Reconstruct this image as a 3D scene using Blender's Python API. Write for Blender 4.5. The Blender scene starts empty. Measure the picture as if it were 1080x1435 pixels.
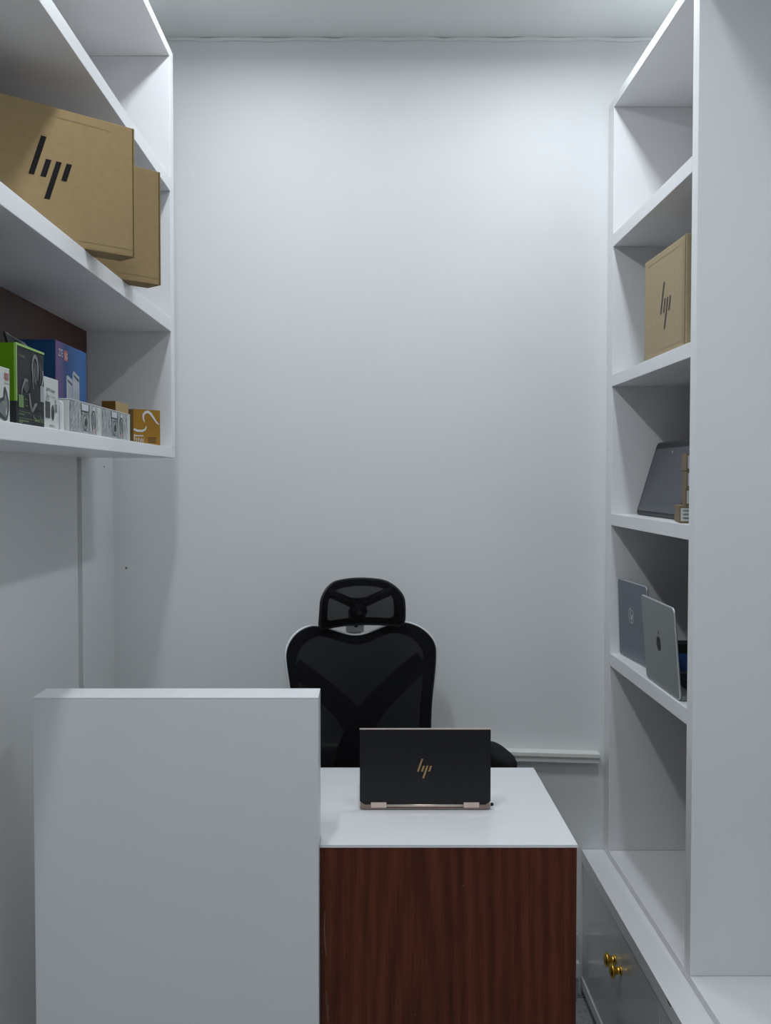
import bpy, bmesh, math, random
from mathutils import Vector, Matrix
random.seed(7)
SC = bpy.context.scene
COL = SC.collection
R = math.radians

# ------------------------------------------------------------------ materials
def new_mat(name):
    m = bpy.data.materials.new(name); m.use_nodes = True
    return m, m.node_tree.nodes, m.node_tree.links, m.node_tree.nodes['Principled BSDF']

def plain(name, col, rough=.5, metal=0., spec=.5, coat=0., noise=0., nscale=30., bump=0., bscale=200.):
    m, N, L, b = new_mat(name)
    b.inputs['Base Color'].default_value = (*col, 1)
    b.inputs['Roughness'].default_value = rough
    b.inputs['Metallic'].default_value = metal
    b.inputs['Specular IOR Level'].default_value = spec
    b.inputs['Coat Weight'].default_value = coat
    b.inputs['Coat Roughness'].default_value = .08
    tc = N.new('ShaderNodeTexCoord')
    if noise:
        n = N.new('ShaderNodeTexNoise'); n.inputs['Scale'].default_value = nscale; n.inputs['Detail'].default_value = 5
        L.new(tc.outputs['Object'], n.inputs['Vector'])
        r = N.new('ShaderNodeValToRGB')
        r.color_ramp.elements[0].position = .3; r.color_ramp.elements[1].position = .7
        r.color_ramp.elements[0].color = (*[c * (1 - noise) for c in col], 1)
        r.color_ramp.elements[1].color = (*[min(1, c * (1 + noise)) for c in col], 1)
        L.new(n.outputs['Fac'], r.inputs['Fac']); L.new(r.outputs['Color'], b.inputs['Base Color'])
    if bump:
        n2 = N.new('ShaderNodeTexNoise'); n2.inputs['Scale'].default_value = bscale; n2.inputs['Detail'].default_value = 4
        L.new(tc.outputs['Object'], n2.inputs['Vector'])
        bp = N.new('ShaderNodeBump'); bp.inputs['Strength'].default_value = bump; bp.inputs['Distance'].default_value = .002
        L.new(n2.outputs['Fac'], bp.inputs['Height']); L.new(bp.outputs['Normal'], b.inputs['Normal'])
    return m

def wood(name, dark, mid, light, rough=.35):
    """vertical-grain brown laminate with cathedral figure"""
    m, N, L, b = new_mat(name)
    tc = N.new('ShaderNodeTexCoord')
    mp = N.new('ShaderNodeMapping'); mp.inputs['Scale'].default_value = (1, 1, .045)
    L.new(tc.outputs['Object'], mp.inputs['Vector'])
    n = N.new('ShaderNodeTexNoise'); n.inputs['Scale'].default_value = 190; n.inputs['Detail'].default_value = 7; n.inputs['Roughness'].default_value = .62
    L.new(mp.outputs['Vector'], n.inputs['Vector'])
    mp2 = N.new('ShaderNodeMapping'); mp2.inputs['Scale'].default_value = (1, 1, .085); mp2.inputs['Location'].default_value = (-.20, 0, -.012)
    L.new(tc.outputs['Object'], mp2.inputs['Vector'])
    w = N.new('ShaderNodeTexWave'); w.wave_type = 'RINGS'; w.rings_direction = 'Y'
    w.inputs['Scale'].default_value = 11; w.inputs['Distortion'].default_value = 1.6; w.inputs['Detail'].default_value = 3
    w.inputs['Detail Scale'].default_value = 1.6
    L.new(mp2.outputs['Vector'], w.inputs['Vector'])
    n3 = N.new('ShaderNodeTexNoise'); n3.inputs['Scale'].default_value = 26; n3.inputs['Detail'].default_value = 2
    L.new(mp.outputs['Vector'], n3.inputs['Vector'])
    mx = N.new('ShaderNodeMix'); mx.data_type = 'FLOAT'; mx.inputs[0].default_value = .2
    L.new(n.outputs['Fac'], mx.inputs[2]); L.new(w.outputs['Fac'], mx.inputs[3])
    mx2 = N.new('ShaderNodeMix'); mx2.data_type = 'FLOAT'; mx2.inputs[0].default_value = .35
    L.new(mx.outputs[0], mx2.inputs[2]); L.new(n3.outputs['Fac'], mx2.inputs[3])
    r = N.new('ShaderNodeValToRGB'); e = r.color_ramp.elements
    e[0].position = .3; e[0].color = (*dark, 1); e[1].position = .72; e[1].color = (*light, 1)
    k = e.new(.5); k.color = (*mid, 1)
    L.new(mx2.outputs[0], r.inputs['Fac']); L.new(r.outputs['Color'], b.inputs['Base Color'])
    b.inputs['Roughness'].default_value = rough; b.inputs['Specular IOR Level'].default_value = .2
    return m

def tiles(name):
    m, N, L, b = new_mat(name)
    tc = N.new('ShaderNodeTexCoord')
    mp = N.new('ShaderNodeMapping'); mp.inputs['Location'].default_value = (.2, -.01, 0)
    L.new(tc.outputs['Object'], mp.inputs['Vector'])
    br = N.new('ShaderNodeTexBrick'); br.offset = 0; br.inputs['Scale'].default_value = 1
    br.inputs['Brick Width'].default_value = .4; br.inputs['Row Height'].default_value = .4; br.inputs['Mortar Size'].default_value = .003
    br.inputs['Color1'].default_value = (.33, .35, .35, 1); br.inputs['Color2'].default_value = (.36, .37, .37, 1)
    br.inputs['Mortar'].default_value = (.06, .06, .06, 1)
    L.new(mp.outputs['Vector'], br.inputs['Vector'])
    n = N.new('ShaderNodeTexNoise'); n.inputs['Scale'].default_value = 70; n.inputs['Detail'].default_value = 3
    L.new(tc.outputs['Object'], n.inputs['Vector'])
    r = N.new('ShaderNodeValToRGB'); r.color_ramp.elements[0].position = .3; r.color_ramp.elements[1].position = .42
    r.color_ramp.elements[0].color = (.25, .25, .25, 1)
    L.new(n.outputs['Fac'], r.inputs['Fac'])
    mu = N.new('ShaderNodeMix'); mu.data_type = 'RGBA'; mu.blend_type = 'MULTIPLY'; mu.inputs[0].default_value = 1
    L.new(br.outputs['Color'], mu.inputs[6]); L.new(r.outputs['Color'], mu.inputs[7])
    L.new(mu.outputs[2], b.inputs['Base Color'])
    b.inputs['Roughness'].default_value = .3
    return m

def gradient(name, stops, axis, lo, hi, rough=.35, warp=.25):
    """printed multi-colour card: colour stops along one object axis"""
    m, N, L, b = new_mat(name)
    tc = N.new('ShaderNodeTexCoord'); sp = N.new('ShaderNodeSeparateXYZ')
    L.new(tc.outputs['Object'], sp.inputs[0])
    mr = N.new('ShaderNodeMapRange'); mr.inputs['From Min'].default_value = lo; mr.inputs['From Max'].default_value = hi
    L.new(sp.outputs[axis], mr.inputs['Value'])
    n = N.new('ShaderNodeTexNoise'); n.inputs['Scale'].default_value = 6
    L.new(tc.outputs['Object'], n.inputs['Vector'])
    ma = N.new('ShaderNodeMath'); ma.operation = 'MULTIPLY_ADD'; ma.inputs[1].default_value = warp
    L.new(n.outputs['Fac'], ma.inputs[0]); 
    sb = N.new('ShaderNodeMath'); sb.operation = 'SUBTRACT'; sb.inputs[1].default_value = warp * .5
    L.new(mr.outputs[0], sb.inputs[0]); L.new(sb.outputs[0], ma.inputs[2])
    r = N.new('ShaderNodeValToRGB'); e = r.color_ramp.elements
    e[0].position = stops[0][0]; e[0].color = (*stops[0][1], 1)
    e[1].position = stops[-1][0]; e[1].color = (*stops[-1][1], 1)
    for p, c in stops[1:-1]:
        k = e.new(p); k.color = (*c, 1)
    L.new(ma.outputs[0], r.inputs['Fac']); L.new(r.outputs['Color'], b.inputs['Base Color'])
    b.inputs['Roughness'].default_value = rough; b.inputs['Specular IOR Level'].default_value = .15
    return m

def mesh_fabric(name, col, open_share):
    """knitted chair mesh: part of it is open holes"""
    m, N, L, b = new_mat(name)
    b.inputs['Base Color'].default_value = (*col, 1); b.inputs['Roughness'].default_value = .85
    b.inputs['Specular IOR Level'].default_value = .15
    b.inputs['Alpha'].default_value = 1 - open_share
    return m

M = {}
M['wall'] = plain('wall_paint', (.70, .71, .715), .55, spec=.3, noise=.012, nscale=3, bump=.06, bscale=60)
M['ceiling'] = plain('ceiling_paint', (.74, .76, .75), .7, spec=.2, noise=.01, nscale=2, bump=.05, bscale=40)
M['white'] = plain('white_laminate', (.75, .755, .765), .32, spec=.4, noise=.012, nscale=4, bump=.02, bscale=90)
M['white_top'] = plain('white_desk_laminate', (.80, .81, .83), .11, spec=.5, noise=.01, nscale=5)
M['white_gloss'] = plain('glossy_white_door_shaded', (.58, .60, .61), .18, spec=.5, coat=.15, noise=.01, nscale=5)  # same white laminate, darker because the doors' shade is put into the colour
M['trim'] = plain('trunking_plastic', (.70, .72, .68), .4, noise=.03, nscale=10)
M['skirt'] = plain('skirting_tile', (.52, .54, .54), .3, noise=.08, nscale=40)
M['floor'] = tiles('floor_tiles')
M['wood'] = wood('brown_wood_laminate', (.052, .0125, .0065), (.100, .0250, .0120), (.165, .0460, .0205), .38)
M['wood_back'] = wood('brown_back_board', (.060, .024, .018), (.085, .033, .024), (.11, .045, .032), .45)
M['card'] = plain('brown_cardboard', (.262, .186, .092), .8, spec=.15, noise=.05, nscale=60, bump=.08, bscale=300)
M['card_r'] = plain('tan_cardboard', (.37, .30, .19), .8, spec=.15, noise=.04, nscale=60, bump=.08, bscale=300)
M['card_edge'] = plain('cardboard_edge', (.11, .072, .035), .85, spec=.1, noise=.1, nscale=80)
M['ink'] = plain('black_ink', (.012, .010, .010), .8, spec=.1, noise=.1, nscale=90)
M['ink_brown'] = plain('dark_brown_ink', (.05, .035, .022), .6, noise=.1, nscale=90)
M['line'] = plain('crease_line', (.24, .175, .09), .8, noise=.05, nscale=90)
M['green'] = plain('green_card', (.085, .20, .003), .4, spec=.15, noise=.04, nscale=20)
M['green_edge'] = plain('pale_green_edge', (.22, .40, .075), .4, noise=.04, nscale=20)
M['charcoal'] = plain('charcoal_card', (.026, .028, .031), .6, spec=.12, noise=.22, nscale=25)
M['black_card'] = plain('black_card', (.012, .013, .014), .4, noise=.1, nscale=25)
M['grey1'] = plain('grey_print', (.17, .185, .19), .5, spec=.15, noise=.3, nscale=120)
M['grey2'] = plain('dark_grey_print', (.05, .053, .057), .5, spec=.15, noise=.25, nscale=120)
M['grey3'] = plain('pale_grey_print', (.34, .365, .375), .5, spec=.15, noise=.12, nscale=150)
M['print_green'] = plain('green_print', (.10, .19, .045), .5, noise=.1, nscale=80)
M['print_lime'] = plain('lime_print', (.17, .28, .08), .5, noise=.1, nscale=80)
M['paper'] = plain('white_card', (.50, .525, .51), .5, spec=.15, noise=.015, nscale=15)
M['paper_w'] = plain('bright_white_card', (.62, .63, .645), .45, spec=.15, noise=.015, nscale=15)
M['red'] = plain('red_print', (.30, .09, .08), .5, noise=.05, nscale=60)
M['orange_badge'] = plain('orange_badge', (.42, .10, .06), .5, noise=.05, nscale=60)
M['blue_side'] = plain('dark_blue_card', (.020, .075, .185), .38, spec=.15, noise=.05, nscale=20)
M['blue_front'] = gradient('violet_to_blue_card', [(.0, (.14, .085, .20)), (.17, (.12, .085, .21)), (.3, (.032, .065, .185)), (.55, (.040, .105, .27)), (.8, (.036, .135, .36)), (1., (.025, .11, .31))], 0, 0., .26, .6, .10)
M['router'] = plain('router_print', (.36, .39, .44), .4, noise=.03, nscale=30)
M['amber'] = plain('amber_card', (.32, .165, .026), .5, spec=.15, noise=.05, nscale=30)
M['amber_d'] = plain('dark_amber_card', (.17, .085, .015), .5, spec=.15, noise=.05, nscale=30)
M['amber_l'] = plain('pale_amber_card', (.42, .30, .14), .5, spec=.15, noise=.05, nscale=30)
def sketch(name):
    m, N, L, b = new_mat(name)
    tc = N.new('ShaderNodeTexCoord'); mp = N.new('ShaderNodeMapping'); mp.inputs['Scale'].default_value = (75, 1, 26); mp.inputs['Rotation'].default_value = (0, .25, 0)
    L.new(tc.outputs['Object'], mp.inputs['Vector'])
    n = N.new('ShaderNodeTexNoise'); n.inputs['Scale'].default_value = 1; n.inputs['Detail'].default_value = 6; n.inputs['Roughness'].default_value = .7; n.inputs['Distortion'].default_value = 1.2
    L.new(mp.outputs['Vector'], n.inputs['Vector'])
    r = N.new('ShaderNodeValToRGB'); e = r.color_ramp.elements
    e[0].position = .36; e[0].color = (.14, .15, .155, 1); e[1].position = .56; e[1].color = (.46, .48, .48, 1)
    L.new(n.outputs['Fac'], r.inputs['Fac']); L.new(r.outputs['Color'], b.inputs['Base Color']); b.inputs['Roughness'].default_value = .55; b.inputs['Specular IOR Level'].default_value = .15
    return m
M['sketch'] = sketch('pencil_sketch_print')
M['kraft'] = plain('kraft_card', (.165, .118, .066), .75, noise=.06, nscale=50)
M['black'] = plain('black_plastic', (.0075, .0078, .009), .5, spec=.3, noise=.1, nscale=40)
M['black_soft'] = plain('black_padded_fabric', (.0065, .0068, .008), .8, spec=.2, noise=.15, nscale=150, bump=.2, bscale=600)
M['mesh'] = mesh_fabric('black_mesh_fabric', (.0045, .0047, .006), .19)
M['mesh_head'] = mesh_fabric('black_headrest_mesh', (.005, .005, .006), .30)
M['rim'] = plain('pale_grey_plastic', (.56, .58, .60), .4, noise=.02, nscale=20)
M['grey_pl'] = plain('mid_grey_plastic', (.30, .315, .32), .45, noise=.03, nscale=20)
M['steel'] = plain('chrome_steel', (.55, .56, .58), .25, metal=1, noise=.03, nscale=20)
M['lap_dark'] = plain('ash_black_aluminium', (.0100, .0092, .0112), .38, metal=.35, spec=.5, noise=.04, nscale=60)
M['rose'] = plain('rose_gold_metal', (.74, .60, .52), .3, metal=.6, noise=.03, nscale=60)
M['gold'] = plain('gold_logo_metal', (.62, .40, .18), .28, metal=.85, noise=.03, nscale=60)
M['brass'] = plain('polished_brass', (.68, .43, .06), .22, metal=.95, noise=.05, nscale=60)
M['lap_blue'] = plain('steel_blue_aluminium', (.13, .155, .19), .38, metal=.45, noise=.03, nscale=60)
M['lap_grey'] = plain('space_grey_aluminium', (.20, .22, .22), .36, metal=.45, noise=.03, nscale=60)
M['lap_edge'] = plain('bright_metal_edge', (.52, .54, .56), .3, metal=.6, noise=.03, nscale=60)
M['logo_pale'] = plain('pale_logo', (.55, .58, .62), .35, metal=.4, noise=.03, nscale=60)
M['logo_dark'] = plain('dark_mirror_logo', (.020, .023, .025), .55, spec=.15, noise=.03, nscale=60)
M['screen'] = plain('switched_off_screen', (.055, .064, .080), .35, spec=.3, noise=.05, nscale=12)
M['keys'] = plain('black_keys', (.014, .014, .016), .5, noise=.1, nscale=60)
M['navy'] = plain('blue_card', (.025, .075, .24), .45, noise=.15, nscale=40)
M['chip'] = plain('bare_board_chip', (.20, .17, .13), .8, noise=.15, nscale=200)
M['scuff'] = plain('pale_scuff', (.16, .10, .085), .7, noise=.3, nscale=200)
M['pit'] = plain('nail_hole', (.16, .165, .17), .8, noise=.2, nscale=200)

# ------------------------------------------------------------------ mesh building
class MB:
    def __init__(s): s.v = []; s.f = []; s.mi = []; s.sm = []
    def add(s, vs, fs, mi=0, smooth=False):
        o = len(s.v); s.v += [tuple(v) for v in vs]
        for f in fs: s.f.append([o + i for i in f]); s.mi.append(mi); s.sm.append(smooth)
    def box(s, x0, x1, y0, y1, z0, z1, mi=0, bev=0., mtx=None):
        bm = bmesh.new()
        vs = [bm.verts.new(p) for p in [(x0,y0,z0),(x1,y0,z0),(x1,y1,z0),(x0,y1,z0),(x0,y0,z1),(x1,y0,z1),(x1,y1,z1),(x0,y1,z1)]]
        for f in [(0,3,2,1),(4,5,6,7),(0,1,5,4),(1,2,6,5),(2,3,7,6),(3,0,4,7)]: bm.faces.new([vs[i] for i in f])
        if bev: bmesh.ops.bevel(bm, geom=bm.edges[:], offset=bev, segments=2, affect='EDGES', profile=.6)
        s.bm(bm, mi, mtx=mtx); bm.free()
    def bm(s, bm, mi=0, smooth=False, mtx=None):
        bm.verts.index_update()
        vs = [(mtx @ v.co) if mtx else v.co.copy() for v in bm.verts]
        s.add(vs, [[v.index for v in f.verts] for f in bm.faces], mi, smooth)
    def prism(s, pts, h0, h1, mp, mi=0, smooth=False):
        """polygon pts [(u,v)] extruded h0..h1 through mp(u,v,h)"""
        n = len(pts)
        vs = [mp(u, v, h0) for u, v in pts] + [mp(u, v, h1) for u, v in pts]
        s.add(vs, [list(range(n))[::-1], list(range(n, 2 * n))], mi)
        s.add(vs, [[i, (i + 1) % n, n + (i + 1) % n, n + i] for i in range(n)], mi, smooth)
    def tube(s, pts, rad, seg=12, closed=False, mi=0, flat=1., up=None):
        pts = [Vector(p) for p in pts]; n = len(pts)
        rr = rad if isinstance(rad, (list, tuple)) else [rad] * n
        rings = []; prev = None
        for i, p in enumerate(pts):
            a = pts[(i - 1) % n] if (closed or i > 0) else p
            b = pts[(i + 1) % n] if (closed or i < n - 1) else p
            t = (b - a).normalized()
            if up is not None: x = (Vector(up) - t * t.dot(Vector(up))).normalized()
            elif prev is None:
                q = Vector((0, 0, 1)) if abs(t.z) < .9 else Vector((1, 0, 0)); x = (q - t * t.dot(q)).normalized()
            else: x = (prev - t * t.dot(prev)).normalized()
            prev = x; y = t.cross(x)
            rings.append([p + (x * math.cos(k / seg * 2 * math.pi) * flat + y * math.sin(k / seg * 2 * math.pi)) * rr[i] for k in range(seg)])
        vs = [v for r in rings for v in r]; fs = []
        m = n if closed else n - 1
        for i in range(m):
            j = (i + 1) % n
            for k in range(seg): fs.append([i*seg+k, i*seg+(k+1)%seg, j*seg+(k+1)%seg, j*seg+k])
        s.add(vs, fs, mi, True)
        if not closed:
            s.add(rings[0], [list(range(seg))[::-1]], mi); s.add(rings[-1], [list(range(seg))], mi)
    def lathe(s, prof, mtx=None, seg=28, mi=0):
        """profile [(r,z)] spun about z"""
        vs = []; fs = []
        for r, z in prof:
            for k in range(seg):
                a = k / seg * 2 * math.pi; p = Vector((r * math.cos(a), r * math.sin(a), z)); vs.append(mtx @ p if mtx else p)
        for i in range(len(prof) - 1):
            for k in range(seg): fs.append([i*seg+k, i*seg+(k+1)%seg, (i+1)*seg+(k+1)%seg, (i+1)*seg+k])
        s.add(vs, fs, mi, True)
        s.add(vs[:seg], [list(range(seg))[::-1]], mi); s.add(vs[-seg:], [list(range(seg))], mi)
    def poly(s, pts, mp, mi=0):
        s.add([mp(u, v, 0) for u, v in pts], [list(range(len(pts)))], mi)
    def build(s, name, mats, parent=None, mods=None):
        me = bpy.data.meshes.new(name)
        me.from_pydata([tuple(v) for v in s.v], [], s.f); me.update()
        for m in (mats if isinstance(mats, list) else [mats]): me.materials.append(m)
        for p, mi, sm in zip(me.polygons, s.mi, s.sm): p.material_index = mi; p.use_smooth = sm
        bm = bmesh.new(); bm.from_mesh(me)
        bmesh.ops.remove_doubles(bm, verts=bm.verts, dist=1e-6)
        bmesh.ops.recalc_face_normals(bm, faces=bm.faces); bm.to_mesh(me); bm.free()
        o = bpy.data.objects.new(name, me); COL.objects.link(o)
        if parent: o.parent = parent
        return o

def thing(name, label, cat, loc=(0, 0, 0), rz=0., group=None, size=1.):
    o = bpy.data.objects.new(name, None); COL.objects.link(o)
    o.empty_display_size = .05
    o.location = loc; o.rotation_euler = (0, 0, rz); o.scale = (size,) * 3; o['label'] = label; o['category'] = cat
    if group: o['group'] = group
    return o
def tag(o, label, cat, group=None):
    o['label'] = label; o['category'] = cat
    if group: o['group'] = group
    return o
def structure(o): o['kind'] = 'structure'; return o
def simple_box(name, mat, dims, parent=None, bev=.0):
    mb = MB(); mb.box(*dims, bev=bev); return mb.build(name, mat, parent)

def text_polys(txt, size=1., font_scale_x=1.):
    cu = bpy.data.curves.new('t', 'FONT'); cu.body = txt; cu.size = size; cu.resolution_u = 2
    ob = bpy.data.objects.new('t', cu); COL.objects.link(ob)
    dg = bpy.context.evaluated_depsgraph_get(); ev = ob.evaluated_get(dg); me = ev.to_mesh()
    vs = [(v.co.x * font_scale_x, v.co.y) for v in me.vertices]; fs = [list(p.vertices) for p in me.polygons]
    ev.to_mesh_clear(); bpy.data.objects.remove(ob); bpy.data.curves.remove(cu)
    w = max(v[0] for v in vs) if vs else 0
    return vs, fs, w
def put_text(mb, txt, u, v, height, mp, mi=0, width=None):
    vs, fs, w = text_polys(txt, 1.)
    h = max(p[1] for p in vs) - min(0, min(p[1] for p in vs)) or 1
    sv = height / .72; su = sv if width is None else width / w
    mb.add([mp(u + x * su, v + y * sv, 0) for x, y in vs], fs, mi)
def rect(u0, u1, v0, v1): return [(u0, v0), (u1, v0), (u1, v1), (u0, v1)]
def ell(cu, cv, ru, rv, n=28, a0=0., a1=360.):
    return [(cu + ru * math.cos(R(a0 + (a1 - a0) * i / (n if a1 - a0 >= 360 else n - 1))), cv + rv * math.sin(R(a0 + (a1 - a0) * i / (n if a1 - a0 >= 360 else n - 1)))) for i in range(n)]
def arc_band(mb, cu, cv, ru, rv, t, a0, a1, mp, mi=0, n=24):
    out = [(cu + ru * math.cos(R(a0 + (a1 - a0) * i / n)), cv + rv * math.sin(R(a0 + (a1 - a0) * i / n))) for i in range(n + 1)]
    inn = [(cu + (ru - t) * math.cos(R(a0 + (a1 - a0) * i / n)), cv + (rv - t) * math.sin(R(a0 + (a1 - a0) * i / n))) for i in range(n + 1)]
    mb.add([mp(u, v, 0) for u, v in out + inn], [[i, i + 1, n + 2 + i, n + 1 + i] for i in range(n)], mi)
def stroke(mb, pts, w, mp, mi=0):
    """flat stroke of width w (or a list of widths) along pts"""
    n = len(pts); ws = w if isinstance(w, list) else [w] * n; L_ = []; R_ = []
    for i, p in enumerate(pts):
        a = Vector(pts[max(i-1, 0)]); b = Vector(pts[min(i+1, n-1)]); t = (b - a).normalized(); q = Vector((-t.y, t.x)) * ws[i] / 2
        L_.append(tuple(Vector(p) + q)); R_.append(tuple(Vector(p) - q))
    mb.add([mp(u, v, 0) for u, v in L_ + R_], [[i, i + 1, n + i + 1, n + i] for i in range(n - 1)], mi)
EPS = .0006
def front(eps=EPS): return lambda u, v, h=0: (u, -eps - h, v)                 # face y = 0, seen from -y
def left_face(d, eps=EPS): return lambda u, v, h=0: (-eps - h, d - u, v)       # face x = 0, u runs left to right for a viewer
STROKES = [((.265, 1.0), (.04, .347)), ((.347, .643), (.245, .347)), ((.53, .643), (.308, 0.)), ((.714, .643), (.612, .347))]
def slash_logo(mb, cu, cv, h, mp, mi=0, w=.098):
    for (a, c), (b, d) in STROKES:
        mb.poly([(cu + (x - .375) * h, cv + (y - .5) * h) for x, y in [(b - w/2, d), (b + w/2, d), (a + w/2, c), (a - w/2, c)]], mp, mi)

# ------------------------------------------------------------------ the room
XL, XR, YB, YF, ZC = -.790, 1.10, 3.24, -1.9, 2.974
structure(simple_box('floor', M['floor'], (XL - .1, XR + .1, YF - .1, YB + .1, -.1, 0)))
ZC2 = 3.045
mb = MB(); mb.box(XL - .1, XR + .1, YF - .1, YB + .1, ZC2, ZC2 + .1); mb.box(XL - .1, XR + .1, 2.86, YB + .1, ZC, ZC2 + .01)
structure(mb.build('ceiling', M['ceiling']))
structure(simple_box('wall_back', M['wall'], (XL - .1, XR + .1, YB, YB + .1, 0, ZC2)))
mb = MB()                                    # side wall, a shaded groove, then the corner column
mb.box(XL - .1, XL, YF, 2.834, 0, ZC2); mb.box(XL - .1, XL - .022, 2.834, 2.884, 0, ZC2); mb.box(XL - .1, XL - .001, 2.884, YB, 0, ZC2)
structure(mb.build('wall_left', M['wall']))
structure(simple_box('wall_right', M['wall'], (XR, XR + .1, YF, YB, 0, ZC2)))
structure(simple_box('wall_front', M['wall'], (XL - .1, XR + .1, YF - .1, YF, 0, ZC2)))
# ledge / cable trunking running along the back wall towards the right-hand shelving, slightly out of level
mb = MB()
mt = Matrix.Translation((.2, 0, .780)) @ Matrix.Rotation(R(1.7), 4, 'Y')
mb.box(-.75, .52, YB - .046, YB, -.006, .007, bev=.002, mtx=mt)
mb.box(-.75, .52, YB - .038, YB, -.024, -.006, bev=.001, mtx=mt)
structure(mb.build('trim_1', M['trim']))
# plaster bead where wall meets ceiling
mb = MB()
prev = None
pts = []
for i in range(40):
    x = XL + (XR - XL) * i / 39
    pts.append((x, YB - .003, ZC - .004 + .0022 * math.sin(i * 1.7) + random.uniform(-.0016, .0016)))
mb.tube(pts, [.006 + random.uniform(-.0015, .0015) for _ in pts], seg=6)
structure(mb.build('trim_3', M['ceiling']))
structure(simple_box('baseboard_back', M['skirt'], (-.78, .66, YB - .012, YB, 0, .192), bev=.002))
# two fillers' nail holes in the plaster
mb = MB(); mb.lathe([(.0035, 0), (.002, .0012)], Matrix.Translation((-.752, YB - .0002, 1.345)) @ Matrix.Rotation(R(90), 4, 'X'), 10)
structure(mb.build('trim_4', M['pit']))
mb = MB(); mb.lathe([(.0035, 0), (.002, .0012)], Matrix.Translation((XL - .0008, 3.13, 1.66)) @ Matrix.Rotation(R(90), 4, 'Y'), 10)
structure(mb.build('trim_5', M['pit']))

tag(simple_box('socket_box', M['paper_w'], (.615, .662, YB - .036, YB - .0125, .062, .112), bev=.003),
    'small white block low on the back wall, between desk and knobbed cabinet', 'box')

# ------------------------------------------------------------------ left hanging shelf unit
LX0, LX1, LY0, LY1, LB = -.789, -.5433, .82, 2.947, 1.6823
t = thing('wall_shelf', 'white wall-hung open shelf unit with brown back board, holding boxes', 'shelf unit', (LX1, LY1, LB))
def lp(name, mat, x0, x1, y0, y1, z0, z1, bev=.0012):
    return simple_box(name, mat, (x0 - LX1, x1 - LX1, y0 - LY1, y1 - LY1, z0 - LB, z1 - LB), t, bev)
lp('side_panel', M['white'], LX0, LX1, 2.897, LY1, 1.711, 2.7825)
lp('side_panel', M['white'], LX0, LX1, LY0, LY0 + .03, 1.711, 2.7825)
lp('bottom_board', M['white'], LX0, LX1, LY0, LY1, LB, 1.7106)
lp('top_board', M['white'], LX0, LX1, LY0, LY1, 2.783, 2.808)
lp('shelf', M['white'], -.7763, LX1, LY0 + .031, 2.8965, 2.030, 2.0645)
lp('shelf', M['white'], -.7763, LX1, LY0 + .031, 2.8965, 2.415, 2.4476)
lp('back_board', M['wood_back'], LX0, -.777, LY0 + .031, 2.8965, 1.711, 2.7825)

# ------------------------------------------------------------------ right shelving and its base cabinet
RX0, RX1 = .741, 1.055
UY0, UY1, UF0, UF1 = 2.362, 2.404, 3.172, 3.238
t = thing('shelving_unit', 'tall white open shelving with brown back board on top of the low cabinet', 'shelf unit', (RX0, UF1, .460))
def rp(name, mat, x0, x1, y0, y1, z0, z1, bev=.0012):
    return simple_box(name, mat, (x0 - RX0, x1 - RX0, y0 - UF1, y1 - UF1, z0 - .460, z1 - .460), t, bev)
rp('side_panel', M['white'], RX0, RX1, UF0, UF1, .4795, 2.741)
rp('divider', M['white'], RX0, RX1, UY0, UY1, .4795, 2.741)
rp('side_panel', M['white'], RX0, RX1, 1.33, 1.372, .4795, 2.741)
rp('bottom_board', M['white'], RX0, RX1, 1.33, UF1, .460, .479)
rp('top_board', M['white'], RX0, RX1, 1.33, UF1, 2.7415, 2.768)
for z0, z1 in ((2.324, 2.361), (1.903, 1.938), (1.482, 1.517), (1.052, 1.090)):
    rp('shelf', M['white'], RX0, RX1 - .013, UY1 + .0005, UF0 - .0005, z0, z1)
rp('back_board', M['wood_back'], RX1 - .012, RX1, UY1 + .0005, UF0 - .0005, .4795, 2.741)
rp('back_board', M['wall'], RX1 - .012, RX1, 1.3725, UY0 - .0005, .4795, 2.741)

BX = .672
t = thing('base_cabinet', 'long low white cabinet under the open shelving, glossy doors with brass knobs', 'cabinet', (BX, 3.238, 0))
def bp_(name, mat, x0, x1, y0, y1, z0, z1, bev=.0012, parent=None):
    return simple_box(name, mat, (x0 - BX, x1 - BX, y0 - 3.238, y1 - 3.238, z0, z1), parent or t, bev)
bp_('body', M['white'], BX + .020, 1.098, 1.33, 3.238, .056, .420)
bp_('top_board', M['white'], BX, 1.098, 1.33, 3.238, .4205, .459)
bp_('bottom_rail', M['white'], BX, 1.09, 1.33, 3.238, .022, .0555)
bp_('plinth', M['black'], BX + .07, 1.08, 1.36, 3.236, 0, .0215)  # recessed plinth, its black carries the shadow gap under the rail
edges = [(3.232, 2.772), (2.767, 2.375), (2.370, 1.86), (1.855, 1.335)]
knob_y = [2.802, 2.738, 1.91, 1.80]
for (y1, y0), ky in zip(edges, knob_y):
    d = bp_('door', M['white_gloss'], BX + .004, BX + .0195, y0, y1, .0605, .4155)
    kb = MB()
    prof = [(.0001, 0), (.013, 0), (.0135, .003), (.0105, .005), (.0095, .010), (.0105, .015), (.0135, .018), (.0185, .0215), (.0195, .0245), (.0185, .0275), (.013, .030), (.006, .0315), (.0001, .0317)]
    kb.lathe(prof, Matrix.Translation((BX + .004 - BX, ky - 3.238, .312)) @ Matrix.Rotation(R(-90), 4, 'Y'), 32)
    kb.build('knob', M['brass'], d)
# chip in the board edge
mb = MB()
mb.poly([(0, 0), (.012, .004), (.03, .001), (.042, -.003), (.03, -.010), (.012, -.012)], lambda u, v, h=0: (-.0006, u + 2.265 - 3.238, .4575 + v * .5))
mb.build('edge_chip', M['chip'], t)

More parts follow.
